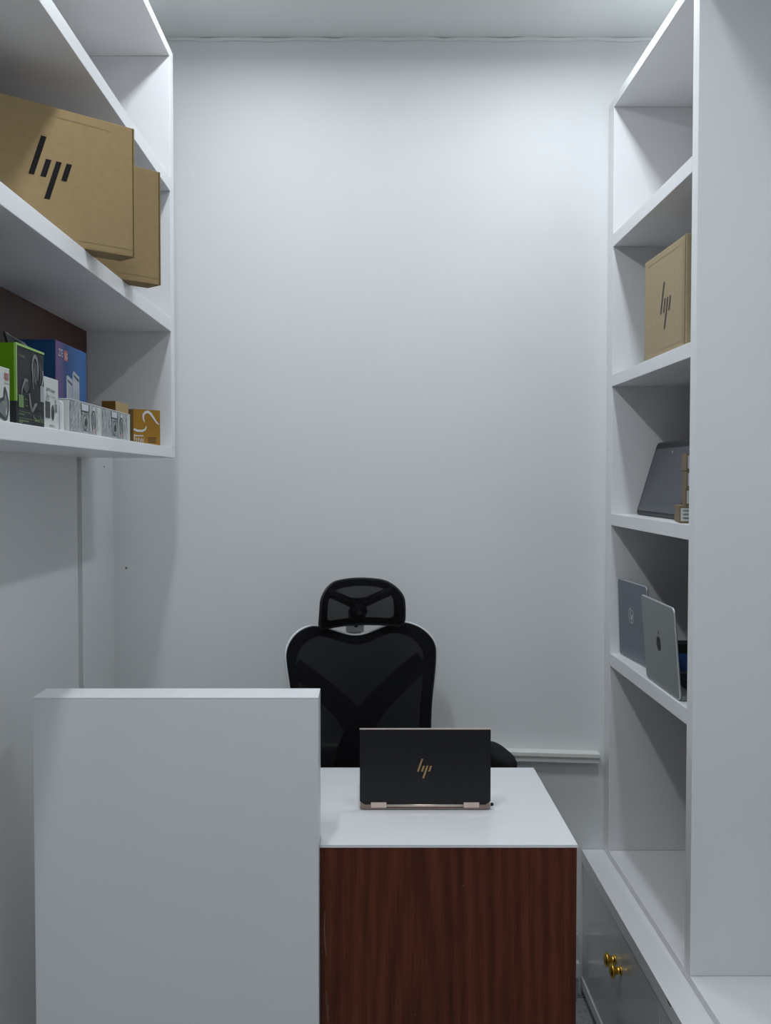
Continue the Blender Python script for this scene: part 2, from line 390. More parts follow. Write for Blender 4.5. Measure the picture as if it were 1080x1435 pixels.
# ------------------------------------------------------------------ white counter panel
PX0, PX1, PY0, PY1, PZ = -.6955, -.1022, 2.150, 2.243, 1.170
t = thing('counter_panel', 'tall plain white standing counter panel at the left end of the wooden desk', 'counter', (PX0, PY0, 0))
simple_box('body', M['white'], (0, PX1 - PX0, 0, PY1 - PY0, 0, PZ - .004), t, .0015)
simple_box('top_cap', M['white_top'], (0, PX1 - PX0, 0, PY1 - PY0, PZ - .0038, PZ), t, .0008)

# ------------------------------------------------------------------ desk
DX0, DX1, DY0, DY1, DZ = -.1012, .447, 2.193, 2.785, .845
t = thing('desk', 'desk with glossy white top and dark brown wood-grain front', 'desk', (DX0, DY0, 0))
W_, D_ = DX1 - DX0, DY1 - DY0
LX_ = -.16                                    # the desk runs on to the left behind the counter panel
simple_box('front_panel', M['wood'], (0, W_ - .0015, .001, .019, 0, DZ - .0065), t, .001)
simple_box('front_panel', M['wood'], (LX_, -.001, .0525, .0705, 0, DZ - .0065), t, .001)
simple_box('side_panel', M['wood'], (LX_, LX_ + .018, .071, .30, 0, DZ - .0065), t, .001)
simple_box('side_panel', M['wood'], (W_ - .0195, W_ - .0015, .0195, D_, 0, DZ - .0065), t, .001)
b = MB(); b.prism([(0, .0195), (W_ - .02, .0195), (W_ - .02, D_ - .02), (LX_ + .0185, D_ - .02), (LX_ + .0185, .071), (0, .071)], DZ - .024, DZ - .0065, lambda u, v, h: (u, v, h)); b.build('top_support', M['wood'], t)
b = MB(); b.prism([(0, 0), (W_, 0), (W_, D_), (LX_, D_), (LX_, .0522), (0, .0522)], DZ - .006, DZ, lambda u, v, h: (u, v, h)); b.build('top', M['white_top'], t)
fm = lambda u, v, h=0: (u, .0004, v)          # glue smears on the left edge of the front, two pin holes
for pts, ws in (([(.010, .70), (.009, .66), (.010, .63), (.013, .605)], [.0012, .0025, .003, .001]), ([(.012, .53), (.014, .49), (.019, .465)], [.001, .002, .001]), ([(.018, .50), (.015, .475), (.017, .46)], [.001, .0018, .001])):
    mb = MB(); stroke(mb, pts, ws, fm); mb.build('glue_smear', M['scuff'], t)
for u, v in ((.304, .758), (.203, .478)):
    mb = MB(); mb.poly(ell(u, v, .0014, .0014, 10), fm); mb.build('pin_hole', M['scuff'], t)

# ------------------------------------------------------------------ laptops
def rrect(w, h, r, n=6, x0=0., y0=0.):
    pts = []
    for cx, cy, a in ((w - r, r, -90), (w - r, h - r, 0), (r, h - r, 90), (r, r, 180)):
        for i in range(n + 1): pts.append((x0 + cx + r * math.cos(R(a + 90 * i / n)), y0 + cy + r * math.sin(R(a + 90 * i / n))))
    return pts

# open dark laptop on the desk: local +y runs towards the chair
t = thing('laptop', 'open black laptop with rose-gold hinges on the white desk, its back to us', 'laptop', (-.0185, 2.427, DZ))
lw, lh = .3075, .190
b = MB(); b.prism(rrect(lw, .208, .010), 0.002, .0145, lambda u, v, h: (u, v + .006, h)); base = b.build('base', M['rose'], t)
b = MB()
for r_ in range(5):
    for c in range(13): b.box(.022 + c * .0205, .0395 + c * .0205, .045 + r_ * .0195, .0615 + r_ * .0195, .0146, .0156)
b.build('keyboard', M['keys'], base)
for x, y in ((.03, .02), (.27, .02), (.03, .195), (.27, .195)):
    b = MB(); b.box(x, x + .014, y, y + .008, 0, .0021); b.build('rubber_foot', M['black'], base)
lean = lambda y, z: (y - z * .0 , z)
lid_pts = [(.009, .012), (lw - .009, .012), (lw, .021), (lw, lh), (0, lh), (0, .021)]
b = MB(); b.prism(lid_pts, 0, .0055, lambda u, v, h: (u, h + .001, v)); lid = b.build('lid', M['lap_dark'], t)
b = MB()
b.box(-.0006, lw + .0006, .0004, .0062, lh + .0001, lh + .0026, bev=.0006)
b.build('lid_edge', M['rose'], lid)
b = MB(); b.prism(rrect(lw - .012, lh - .030, .004, 4, .006, .024), 0, .0006, lambda u, v, h: (u, .0066 + h, v)); b.build('screen', M['screen'], lid)
b = MB(); slash_logo(b, .152, .098, .046, front(-.0004), w=.09); b.build('logo', M['gold'], lid)
b = MB()
b.tube([(.050, .0035, .0095), (lw - .050, .0035, .0095)], .0042, 14); b.build('hinge_bar', M['rose'], t)
for x in (.026, .244):
    b = MB(); b.box(x, x + .037, -.0012, .009, .0050, .0180, bev=.0012); b.build('hinge', M['rose'], t)
b = MB()
b.prism([(0, .004), (.012, .002), (.05, .002), (.05, .0125), (.012, .0125), (.002, .019)], -.001, .008, lambda u, v, h: (u, h, v))
b.prism([(lw - u, v) for u, v in [(0, .004), (.012, .002), (.05, .002), (.05, .0125), (.012, .0125), (.002, .019)]], -.001, .008, lambda u, v, h: (u, h, v))
b.box(.05, lw - .05, -.0006, .0065, .002, .0056)
b.build('rear_edge', plain('dark_rose_metal', (.30, .225, .195), .35, metal=.7, noise=.04, nscale=60), t)
b = MB(); b.lathe([(.0001, 0), (.0038, .0005), (.0042, .004), (.003, .007), (.0001, .0075)], Matrix.Translation((lw, .004, .012)) @ Matrix.Rotation(R(90), 4, 'Y'), 14); b.build('port_plug', M['black'], t)

def shelf_laptop(label, loc, rz, w, h, lean_deg, mats, corner, thick=.0062, base_d=.212):
    """local x along the hinge for a viewer in the aisle, +y into the shelf; the lid's outside faces the aisle"""
    t = thing('laptop', label, 'laptop', loc, rz)
    b = MB(); b.prism(rrect(w, base_d, .010), .0015, .0135, lambda u, v, hh: (u, v + .004, hh)); base = b.build('base', mats[0], t)
    b = MB()
    for r_ in range(5):
        for c in range(12):
            s = (w - .04) / 12
            b.box(.02 + c * s, .02 + (c + .86) * s, .04 + r_ * .0185, .056 + r_ * .0185, .0136, .0144)
    b.build('keyboard', M['keys'], base)
    for x in (.02, w - .035):
        for y in (.012, base_d - .02):
            b = MB(); b.box(x, x + .015, y, y + .006, 0, .0016); b.build('rubber_foot', M['black'], base)
    c_, s_ = math.cos(R(lean_deg)), math.sin(R(lean_deg))
    def lm(u, v, hh): return (u, hh * c_ - v * s_, .004 + v * c_ + hh * s_)     # leans to -y (the aisle) when positive
    b = MB(); b.prism(rrect(w, h, corner, 8), 0, thick, lm, smooth=False); lid = b.build('lid', mats[1], t)
    # bright machined edge
    b = MB(); pts = [lm(u, v, thick * .5) for u, v in rrect(w, h, corner, 8)]
    b.tube(pts, thick * .46, 8, True); b.build('lid_edge', mats[2], lid)
    b = MB(); b.prism(rrect(w - .014, h - .02, .004, 4, .007, .012), thick, thick + .0006, lm); b.build('screen', M['screen'], lid)
    b = MB(); b.tube([(.03, .006, .0055), (w - .03, .006, .0055)], .0045, 10); b.build('hinge_bar', M['black'], t)
    return t, lid, (lambda u, v, hh=0: lm(u, v, -.0006 - hh))

S5 = 1.090
# steel-blue laptop deep in the bay, ring emblem
t, lid, lm = shelf_laptop('steel-blue open laptop with pale ring emblem, behind the grey laptop on the right shelf', (.768, 3.158, S5), R(-86.), .255, .226, 2., (M['lap_blue'], M['lap_blue'], M['lap_edge']), .012)
b = MB(); cu, cv, rr = .118, .128, .0235
arc_band(b, cu, cv, rr, rr, .0034, 100, 252, lm); arc_band(b, cu, cv, rr, rr, .0034, -78, 60, lm)
def sl(x0, z0, x1, z1, w=.0046): b.poly([(cu + x0 - w/2, cv + z0), (cu + x0 + w/2, cv + z0), (cu + x1 + w/2, cv + z1), (cu + x1 - w/2, cv + z1)], lm)
sl(-.010, -.012, -.001, .021); sl(-.001, -.012, .0035, .004); sl(.0, -.024, .009, .004); sl(.010, -.010, .0135, .003); sl(.0065, .003, .013, .003, .003)
b.build('logo', M['logo_pale'], lid)
# space-grey laptop at the shelf edge, fruit emblem
t, lid, lm = shelf_laptop('grey open laptop with dark fruit emblem at the front edge of the right shelf', (.749, 2.783, S5), R(-90.6), .304, .219, 4.5, (M['lap_grey'], M['lap_grey'], M['lap_edge']), .013)
b = MB(); cu, cv, s = .150, .112, .0215
body = []
for i in range(48):
    a = 2 * math.pi * i / 48; x = math.sin(a); z = math.cos(a)
    r = 1 - .16 * max(0, math.cos(a)) ** 6 - .10 * max(0, -math.cos(a)) ** 10
    px, pz = x * .86 * r, z * .95 * r
    dx, dz = px - 1.06, pz - .18                     # the bite
    d = math.hypot(dx, dz)
    if d < .42: px, pz = 1.06 + dx / d * .42 if dx < 0 else px, .18 + dz / d * .42
    body.append((cu + px * s, cv + pz * s))
b.poly(body[::-1], lm)
b.poly([(cu + x * s, cv + z * s) for x, z in [(.0, 1.02), (.06, 1.28), (.28, 1.52), (.44, 1.56), (.40, 1.32), (.22, 1.1)]], lm)
b.build('logo', M['logo_dark'], lid)

# convertible with its screen to the aisle, leaning back over the base behind it
S4 = 1.517
t = thing('laptop', 'dark slate convertible laptop leaning back, screen facing the aisle behind small brown boxes', 'laptop', (.799, 3.094, S4), R(-90.5))
w, h, a = .425, .212, R(16.5)
lm = lambda u, v, hh: (u, v * math.sin(a) + hh * math.cos(a), .006 + v * math.cos(a) - hh * math.sin(a))
b = MB(); b.prism(rrect(w, h, .012, 8), 0, .010, lm); lid = b.build('screen_frame', M['black'], t)
b = MB()
b.tube([lm(u, v, .004) for u, v in rrect(w, h, .012, 8)], .0048, 8, True); b.build('rubber_rim', M['grey2'], lid)
b = MB(); b.prism(rrect(w - .020, h - .025, .006, 5, .010, .008), -.0012, .0005, lm); b.build('screen', M['screen'], lid)
b = MB(); b.poly(ell(.194, h - .030, .0040, .0040, 16), lambda u, v, hh: lm(u, v, -.0018)); b.build('camera_lens', M['logo_pale'], lid)
b = MB(); b.prism(rrect(w, .20, .012), 0, .016, lambda u, v, hh: (u, v + .022, hh)); b.build('base', M['lap_dark'], t)
b = MB(); b.tube([(.04, .011, .0065), (w - .04, .011, .0065)], .006, 12); b.build('hinge_bar', M['black'], t)

# ------------------------------------------------------------------ big cardboard boxes
def slash_box(label, loc, rz, w, d, h, mat, logo_u, logo_v, logo_h, ink, group=None, seam=True):
    t = thing('cardboard_box', label, 'box', loc, rz, group)
    b = MB(); b.box(0, w, 0, d, 0, h, bev=.0018); b.build('body', mat, t)
    b = MB(); slash_logo(b, logo_u, logo_v, logo_h, front()); b.build('logo', M[ink], t)
    fm = front(.0005)
    b = MB(); stroke(b, [(.03, h - .017), (w - .055, h - .0172)], .0012, fm); b.build('crease', M['line'], t)
    b = MB(); stroke(b, [(w * .35, .014), (w - .004, .0142)], .0010, fm); b.build('crease', M['line'], t)
    b = MB()                                                     # tuck flap standing a touch proud along the far edge
    b.box(w - .0055, w - .003, -.0009, .004, .002, h - .002, bev=.0004); b.build('edge_flap', M['card_edge'], t)
    return t
slash_box('brown cardboard box with black slash logo, jutting from the left shelf in front', (-0.7225, 1.8391, 2.0650), R(44.6), .364, .055, .254, M['card'], .182, .138, .1147, 'ink')
t2 = slash_box('brown cardboard box jutting from the left shelf, half hidden behind the other', (-0.7216, 2.1367, 2.0650), R(46.), .36, .053, .256, M['card'], .182, .138, .1147, 'ink')
t3 = slash_box('tan cardboard box with thin dark slash logo, alone on the right shelf', (.7445, 2.818, 1.939), R(-89.), .345, .085, .262, M['card_r'], .187, .121, .118, 'ink_brown')
b = MB(); b.poly(rect(.028, .070, .07, .18), lambda u, v, hh=0: (.345 + .0016, u, v)); b.build('side_print', M['ink'], t3)
b = MB()
for x0, mi in ((.318, 0), (.330, 1)):
    stroke(b, [(x0, .004), (x0, .258)], .0022 if mi else .001, front(.0005), 0)
b.build('tape_seam', M['line'], t3)

# ------------------------------------------------------------------ goods on the lowest left shelf
LZ = 1.7110; SM = 0.91
def carton(name, label, loc, rz, w, d, h, mat, cat='box', bev=.001, group=None):
    t = thing(name, label, cat, loc, rz, group, SM)
    b = MB(); b.box(0, w, 0, d, 0, h, bev=bev); b.build('body', mat, t)
    return t
# phone accessory box at the frame's edge
t = carton('white_box', 'white box with red badge and a grey device picture, beside the green box', (-0.5505, 1.4924, LZ), R(90), .127, .03, .090, M['paper'])
b = MB(); b.poly(rect(.101, .121, .070, .081), front()); put_text(b, 'oraimo', .1025, .0735, .0045, front(.0009), 1, .017); b.build('badge', [M['red'], M['grey3']], t)
b = MB(); put_text(b, 'Earbuds', .100, .0625, .0036, front(), 0, .022); b.build('printed_text', M['grey2'], t)
b = MB(); 
b.poly([(.060, .010), (.100, .0005), (.112, .003), (.121, .020), (.122, .034), (.112, .050), (.104, .0585), (.098, .056), (.094, .040), (.062, .034)], front(), 0)
b.poly([(.070, .016), (.104, .006), (.114, .022), (.112, .036), (.102, .050), (.098, .036), (.072, .028)], front(.0009), 1)
b.poly(ell(.106, .016, .0045, .006, 18), front(.0012), 2)
b.build('printed_picture', [M['grey2'], M['grey1'], M['grey3']], t)

# green and black speaker box
t = thing('speaker_box', 'green and black box with a person holding a phone printed on its dark front', 'box', (-0.5551, 1.6507, LZ), R(90), size=SM)
w, d, h = .157, .09, .1405
b = MB(); b.box(0, w, 0, d, 0, h, bev=.0008); b.build('body', M['charcoal'], t)
b = MB()
lf = left_face(d, .0007); fr = front(.0007)
b.poly(rect(0, d, .040, h), lf); b.build('green_side', M['green'], t)
b = MB(); b.poly(rect(0, d, 0, .0398), lf); b.build('dark_side_band', M['black_card'], t)
b = MB(); b.box(-.0009, .004, -.0009, .003, .040, h + .0009); b.box(.0041, w, -.0009, .003, h - .0032, h + .0009); b.build('edge_strip', M['green_edge'], t)
b = MB(); arc_band(b, .062, .085, .014, .014, .004, 20, 340, left_face(d, .0013)); b.build('ring_mark', M['green_edge'], t)
b = MB()       # the printed picture: standing figure looking at a phone (plain shapes)
P = front(.0011)
arc_band(b, .103, .100, .021, .032, .0075, 0, 180, P, 0)                               # hood of hair
stroke(b, [(.087, .100), (.089, .083), (.093, .068)], [.006, .005, .002], P, 0); stroke(b, [(.119, .100), (.119, .085)], [.005, .003], P, 0)
b.poly(ell(.103, .097, .0125, .021, 22), P, 1)                                         # face
stroke(b, [(.096, .106), (.096, .088)], .003, front(.0014), 0); stroke(b, [(.104, .086), (.100, .082)], .003, front(.0014), 0)
b.poly([(.066, .028), (.070, .060), (.088, .076), (.118, .076), (.136, .060), (.140, .030)], front(.0009), 2)   # shoulders
stroke(b, [(.020, .036), (.030, .064), (.045, .080), (.062, .080)], [.002, .005, .007, .003], P, 0)             # raised arm line
b.poly(ell(.051, .070, .014, .012, 18), front(.0010), 1)
stroke(b, [(.126, .118), (.136, .108), (.132, .088), (.126, .078)], [.010, .012, .008, .004], P, 1)              # phone hand
stroke(b, [(.146, .106), (.150, .092), (.140, .076)], [.003, .006, .004], P, 3)
b.poly(rect(.132, .152, .048, .077), P, 3); stroke(b, [(.142, .049), (.142, .076)], .0016, front(.0015), 0)
stroke(b, [(.068, .058), (.074, .040), (.082, .026)], [.007, .008, .006], P, 0); stroke(b, [(.084, .026), (.100, .038), (.112, .042)], [.007, .008, .004], P, 0)
stroke(b, [(.092, .020), (.095, .014)], .004, P, 0); stroke(b, [(.128, .022), (.130, .015)], .004, P, 0)
b.build('printed_picture', [M['grey1'], M['grey2'], M['charcoal'], M['grey3']], t)
b = MB(); put_text(b, 'oraimo', .010, .1185, .0055, front(.0013), 0, .036); b.build('maker_name', M['print_green'], t)
b = MB(); put_text(b, 'Boom X2', .098, .009, .0075, front(.0013), 0, .048); b.build('printed_text', M['print_lime'], t)
b = MB(); b.poly(rect(.010, .036, .030, .052), front(.0012)); b.build('green_badge', M['print_green'], t)
b = MB()
for i, (u0, u1, v) in enumerate([(.022, .062, .056), (.042, .060, .046), (.042, .066, .040), (.042, .060, .035), (.008, .090, .0265), (.012, .075, .0235), (.008, .140, .0205), (.010, .128, .0115), (.010, .06, .0085)]):
    stroke(b, [(u0, v), (u1, v - .0006)], .0009, front(.0013), i % 2)
for u0, u1, v in [(.010, .040, .0180), (.010, .060, .0068), (.010, .030, .0040)]: stroke(b, [(u0, v), (u1, v)], .0016, front(.0014), 1)
b.build('fine_print', [M['grey2'], M['print_green']], t)

# dark card with a slanted top behind the green box
t = thing('dark_carton', 'narrow dark carton with slanted top edge, peeking up behind the green box', 'box', (-0.6279, 1.8127, LZ), R(0), size=SM)
mp = lambda u, v, hh: (u, hh, v)
b = MB(); b.prism([(0, 0), (.038, 0), (.038, .158), (.030, .166), (.0, .182)], 0, .02, mp); b.build('body', M['grey1'], t)
b = MB(); b.prism([(-.002, .10), (.003, .10), (.001, .184), (-.003, .183)], -.002, .021, lambda u, v, hh: (u + (.168 - v) * .28 * (v < .15), hh, v)); b.build('spine', M['black_card'], t)
b = MB(); b.poly([(.012, .150), (.034, .150), (.031, .161), (.020, .168), (.013, .163)], front(.0008)); b.build('printed_picture', M['black_card'], t)

# blue router box
t = thing('router_box', 'tall blue box with a violet edge and white router towers printed on it', 'box', (-0.6370, 2.1330, LZ), R(90), size=SM)
w, d, h = .262, .105, .2165
b = MB(); b.box(0, w, 0, d, 0, h, bev=.001); b.build('body', M['blue_side'], t)
b = MB(); b.poly(rect(.001, w - .012, .001, h - .001), front(.0008)); b.build('front_print', M['blue_front'], t)
b = MB()
P = front(.0014)
b.poly([(.082, .0), (.082, .142), (.092, .145), (.130, .138), (.130, 0)], P, 0)
b.poly([(.132, 0), (.132, .152), (.142, .160), (.190, .150), (.190, 0)], P, 0)
b.poly([(.088, .136), (.130, .128), (.130, .123), (.092, .131)], front(.0018), 1); b.poly([(.138, .152), (.186, .143), (.186, .137), (.146, .146)], front(.0018), 1)
for u in (.104, .120, .150, .172): stroke(b, [(u, .0), (u, .118)], .002, front(.0018), 2)
stroke(b, [(.1885, .05), (.1885, .078)], .003, front(.0018), 1)
b.build('printed_picture', [M['router'], M['grey2'], M['grey3']], t)
b = MB(); put_text(b, 'ZTE', .022, .183, .017, front(.0014), 0, .034); b.build('logo', M['logo_pale'], t)
b = MB(); b.poly(rect(.064, .094, .177, .200), front(.0013), 0); put_text(b, '5G', .068, .1815, .013, front(.0017), 1, .021); b.build('badge', [M['orange_badge'], M['logo_pale']], t)

# white charger box
t = carton('charger_box', 'white box printed with dark grey charger plugs, next to the green box', (-0.5642, 1.8050, LZ), R(90), .112, .028, .1015, M['paper'])
b = MB(); put_text(b, '20W', .030, .074, .0075, front(), 0, .026); put_text(b, 'Adapter', .058, .0735, .0075, front(), 0, .032); put_text(b, 'USB-C Charger', .038, .063, .0040, front(), 1, .050); b.build('printed_text', [M['grey2'], M['grey1']], t)
b = MB(); put_text(b, 'oraimo', .050, .0065, .0048, front(), 0, .034); b.build('maker_name', M['grey2'], t)
b = MB(); P = front()
b.poly(rect(.026, .056, .022, .054), P, 0); b.poly(ell(.073, .034, .010, .015, 20), P, 0); b.poly(rect(.087, .101, .036, .052), P, 1)
for u in (.033, .044, .089, .094): stroke(b, [(u, .054), (u, .061)], .0025, P, 1)
b.poly([(.030, .062), (.039, .072), (.048, .062)], P, 2)
b.build('printed_picture', [M['grey2'], M['grey1'], M['grey3']], t)
# slim white card beside it
t = thing('slim_carton', 'slim white carton with rounded corner, squeezed in beside the charger box', 'box', (-0.5933, 1.9101, LZ), R(0), size=SM)
b = MB(); b.prism([(0, 0), (.0385, 0), (.0385, .052), (.037, .058), (.033, .062), (.028, .064), (0, .064)], 0, .012, lambda u, v, hh: (u, hh, v)); b.build('body', M['paper_w'], t)
b = MB(); stroke(b, [(.0335, .004), (.0335, .05)], .0012, front()); b.build('crease', M['grey3'], t)

# two white cartons printed with watch sketches
def watch_print(parent, w, h):
    b = MB(); b.poly(rect(.001, w - .03, .001, h - .001), front(.0004)); b.build('sketch_print', M['sketch'], parent)
    b = MB(); P = front(.0008); P2 = front(.0012)
    rnd = random.Random(int(w * 1e4) + len(bpy.data.objects))
    def strap(u, ww, mi):
        b.poly([(u, .004), (u + ww, .004), (u + ww * .8, h * .45), (u + ww, h - .004), (u + ww * .1, h - .004), (u + ww * .25, h * .5)], P, mi)
        for k in range(4): stroke(b, [(u + ww * .3, .01 + k * .013), (u + ww * .75, .016 + k * .013)], .0016, P2, 1)
    strap(.006, .020, 2); strap(.030, .022, 2); strap(.060, .016, 2)
    cu = .118                                                   # big watch with strap lugs
    for s in (-1, 1):
        stroke(b, [(cu + s * .034, h - .002), (cu + s * .028, h * .66), (cu + s * .034, h * .35), (cu + s * .030, .004)], [.005, .006, .004, .003], P, 0)
    b.poly(rect(cu - .026, cu + .026, h * .72, h - .003), P, 3); stroke(b, [(cu - .026, h * .73), (cu + .026, h * .73)], .003, P2, 0); stroke(b, [(cu - .026, h * .63), (cu + .026, h * .63)], .002, P2, 1)
    arc_band(b, cu, h * .38, .022, .018, .005, 0, 360, P, 1); b.poly(ell(cu + .004, h * .38, .010, .009, 18), P2, 0)
    stroke(b, [(cu - .020, h * .12), (cu + .020, h * .10)], .003, P, 1)
    arc_band(b, .186, h * .5, .017, .024, .005, 0, 360, P, 0); b.poly(ell(.186, h * .5, .007, .013, 18), P2, 1)
    b.poly(rect(.178, .194, .006, .014), P2, 4); b.poly(rect(.178, .194, h - .012, h - .004), P2, 3)
    for k in range(9):
        u = rnd.uniform(.205, w - .02) if k < 4 else rnd.uniform(.004, .07); v = rnd.uniform(.01, h - .012)
        stroke(b, [(u, v), (u + rnd.uniform(.002, .010), v + rnd.uniform(-.012, .012))], [.002, .0012], P2, rnd.choice((1, 2)))
    b.build('printed_pattern', [M['grey2'], M['grey1'], M['grey3'], M['logo_pale'], plain('faded_pink_print', (.48, .30, .32), .5, noise=.1, nscale=100)], parent)
def low_carton(label, y, w):
    t = carton('watch_carton', label, (-.5506, y, LZ), R(90), w, .048, .0655, M['paper'], group='low white printed cartons in a row')
    b = MB(); b.box(-.0006, w + .0006, -.0008, .0486, .0657, .0675, bev=.0005); b.build('lid', M['paper_w'], t)
    watch_print(t, w, .0655)
    return t
low_carton('low white carton with grey watch drawings, the one next to the slim white carton', 1.9274, .252)
low_carton('low white carton with grey watch drawings, the one ending at the orange box', 2.1622, .284)

# small tan box and orange charger box
t = carton('tan_box', 'small amber box with dark end, standing behind the low white cartons', (-0.6115, 2.5380, LZ), R(90), .147, .038, .112, M['amber_l'])
b = MB(); b.poly(rect(.001, .037, .001, .111), left_face(.038, .0007)); b.build('dark_end', M['amber_d'], t)
b = MB(); 
for k, (a0, a1) in enumerate(((.062, .082), (.050, .088), (.058, .086))): stroke(b, [(.019 + k * .005, a0), (.019 + k * .005, a1)], .003, left_face(.038, .0011), 0)
P = front()
b.poly(rect(.018, .062, .058, .090), P, 1)
put_text(b, '25W', .074, .062, .022, front(.0009), 2, .056)
b.build('printed_text', [M['grey3'], plain('ochre_print', (.40, .28, .12), .6, noise=.2, nscale=150), M['paper_w']], t)

t = carton('cable_box', 'square orange box with a white curling cable and 25W printed on its front', (-0.6020, 2.6827, LZ), R(48.), .093, .026, .101, M['amber'])
b = MB(); b.poly(rect(.0005, .0255, .0005, .1005), left_face(.026, .0007)); b.build('pale_side', M['amber_l'], t)
b = MB(); P = front()
stroke(b, [(.038, .066), (.034, .075), (.034, .086), (.041, .093), (.051, .095), (.060, .090), (.070, .078), (.080, .066), (.088, .060)], [.003, .005, .006, .007, .0075, .0075, .006, .005, .003], P)
stroke(b, [(.001, .044), (.014, .040), (.030, .040), (.040, .044), (.045, .054)], [.006, .006, .006, .005, .002], P)
b.build('printed_cable', M['paper_w'], t)
b = MB(); put_text(b, '25W', .006, .006, .014, P, 0, .030); stroke(b, [(.004, .026), (.034, .026)], .003, P, 0); stroke(b, [(.003, .012), (.003, .030)], .002, P, 0)
for v in (.021, .015, .009): stroke(b, [(.050, v), (.078, v)], .0028, P, 1)
b.build('printed_text', [M['paper_w'], M['ink_brown']], t)

# ------------------------------------------------------------------ small brown boxes stacked on the right shelf
def small_box(label, loc, rz):
    t = thing('small_brown_box', label, 'box', loc, rz, 'small brown labelled boxes in a stack')
    w, d, h = .115, .135, .0415
    b = MB(); b.box(0, w, 0, d, 0, h, bev=.001); b.build('body', M['kraft'], t)
    b = MB(); b.poly(rect(.003, .075, .005, .036), front(), 0)
    for k in range(3): stroke(b, [(.008, .012 + k * .009), (.060 - .006 * k, .012 + k * .009)], .004, front(.001), 1)
    b.build('label', [M['paper'], M['grey1']], t)
    return t
Z = S4 + .0004
small_box('small brown box with white label, bottom of the stack on the right shelf', (.7453, 2.490, Z), R(-11.5))
small_box('small brown box with white label, second from the bottom of the stack', (.7590, 2.490, Z + .0419), R(-13))
small_box('small brown box with white label, second from the top of the stack', (.762, 2.492, Z + .0838), R(-12.7))
small_box('small brown box with white label, top of the stack on the right shelf', (.7607, 2.490, Z + .1257), R(-11.8))

# blue box behind the two laptops
t = thing('blue_box', 'blue and black box standing behind the grey laptop with fruit emblem', 'box', (.822, 2.812, S5), R(0))
b = MB(); b.box(0, .15, 0, .062, 0, .086, bev=.001); b.build('body', M['black_card'], t)
b = MB(); b.poly(rect(0.0005, .1495, .0005, .060), front(.0005)); b.build('blue_front', M['navy'], t)
b = MB(); stroke(b, [(.002, .009), (.148, .009)], .006, front(.0009)); b.build('pale_line', M['lap_blue'], t)

# ------------------------------------------------------------------ office chair
CH = thing('office_chair', 'black mesh office chair with headrest and pale frame, behind the desk', 'chair', (.045, 2.765, 0), R(17))
# local: +x to the chair's right as we see it, -y towards the camera (the sitter's front), origin under the seat
BY = .225                                    # back's depth behind the seat centre
def lerp_tab(tab, x):
    for (a, va), (b_, vb) in zip(tab, tab[1:]):
        if x <= b_:
            f = (x - a) / (b_ - a); f = max(0, min(1, f)); f = f * f * (3 - 2 * f) if False else f
            return va + (vb - va) * f
    return tab[-1][1]
WT = [(.60, .165), (.68, .190), (.76, .200), (.84, .201), (.92, .202), (.98, .206), (1.04, .214), (1.09, .221), (1.13, .224), (1.16, .224), (1.25, .224)]
def smooth_w(z): return sum(lerp_tab(WT, z + k * .012) for k in (-2, -1, 0, 1, 2)) / 5
ZB0 = .600
def ztop(s):
    a = abs(s); base = 1.168 + .034 * (3 * min(a / .62, 1) ** 2 - 2 * min(a / .62, 1) ** 3)
    if a > .58: q = min((a - .58) / .42, 1); base -= .080 * (1 - math.sqrt(max(0, 1 - q * q)))
    return base
def depth(u, z):
    d = -1.05 * u * u                                                   # wings curve forward
    d += .045 * ((z - .85) / .35) ** 2 if z > .85 else .06 * ((.85 - z) / .25) ** 2
    return BY + d
NS, NT = 48, 44
def back_pt(s, t_, off=0.):
    z = ZB0 + .02 * (1 - abs(s)) * 0 + t_ * (ztop(s) - ZB0); u = s * smooth_w(z)
    return Vector((u, depth(u, z) + off, z))
b = MB(); vs = []
SS = [math.sin((i / NS - .5) * math.pi) for i in range(NS + 1)]
for j in range(NT + 1):
    for s in SS: vs.append(back_pt(s, j / NT))
b.add(vs, [[j*(NS+1)+i, j*(NS+1)+i+1, (j+1)*(NS+1)+i+1, (j+1)*(NS+1)+i] for j in range(NT) for i in range(NS)], 0, True)
back = b.build('backrest', M['mesh'], CH)
sol = back.modifiers.new('thickness', 'SOLIDIFY'); sol.thickness = .0035; sol.offset = 0
def outline(off, grow=1.):
    loop = [back_pt(-1, j / NT, off) for j in range(NT)] + [back_pt(s, 1, off) for s in SS] + [back_pt(1, 1 - j / NT, off) for j in range(1, NT + 1)] + [back_pt(s, 0, off) for s in SS[::-1][1:-1]]
    out = []
    for p in loop:
        if not out or (p - out[-1]).length > .006: out.append(p)
    if (out[0] - out[-1]).length < .006: out.pop()
    return [Vector((p.x * grow, p.y, 1.0 + (p.z - 1.0) * (1 + (grow - 1) * .8))) for p in out]
b = MB(); b.tube(outline(.004, 1.005), .0037, 10, True); b.build('back_frame', M['rim'], CH)
# black inner band of the frame, seen as the dark border of the mesh
b = MB(); vs = []
lo = outline(.0045, .998); n = len(lo); ctr = Vector((0, 0, .92))
inn = [Vector((p.x * .86, 0, .90 + (p.z - .90) * .90)) for p in lo]; inn = [Vector((p.x, depth(p.x, p.z) + .0055, p.z)) for p in inn]
lo2 = [p + Vector((0, .006, 0)) for p in lo]; inn2 = [p + Vector((0, .006, 0)) for p in inn]
b.add(lo + inn + lo2 + inn2, [f for i in range(n) for f in ([i, (i+1)%n, n+(i+1)%n, n+i], [2*n+i, 3*n+i, 3*n+(i+1)%n, 2*n+(i+1)%n], [n+i, n+(i+1)%n, 3*n+(i+1)%n, 3*n+i], [i, 2*n+i, 2*n+(i+1)%n, (i+1)%n])], 0, False)
b.build('back_band', M['black'], CH)
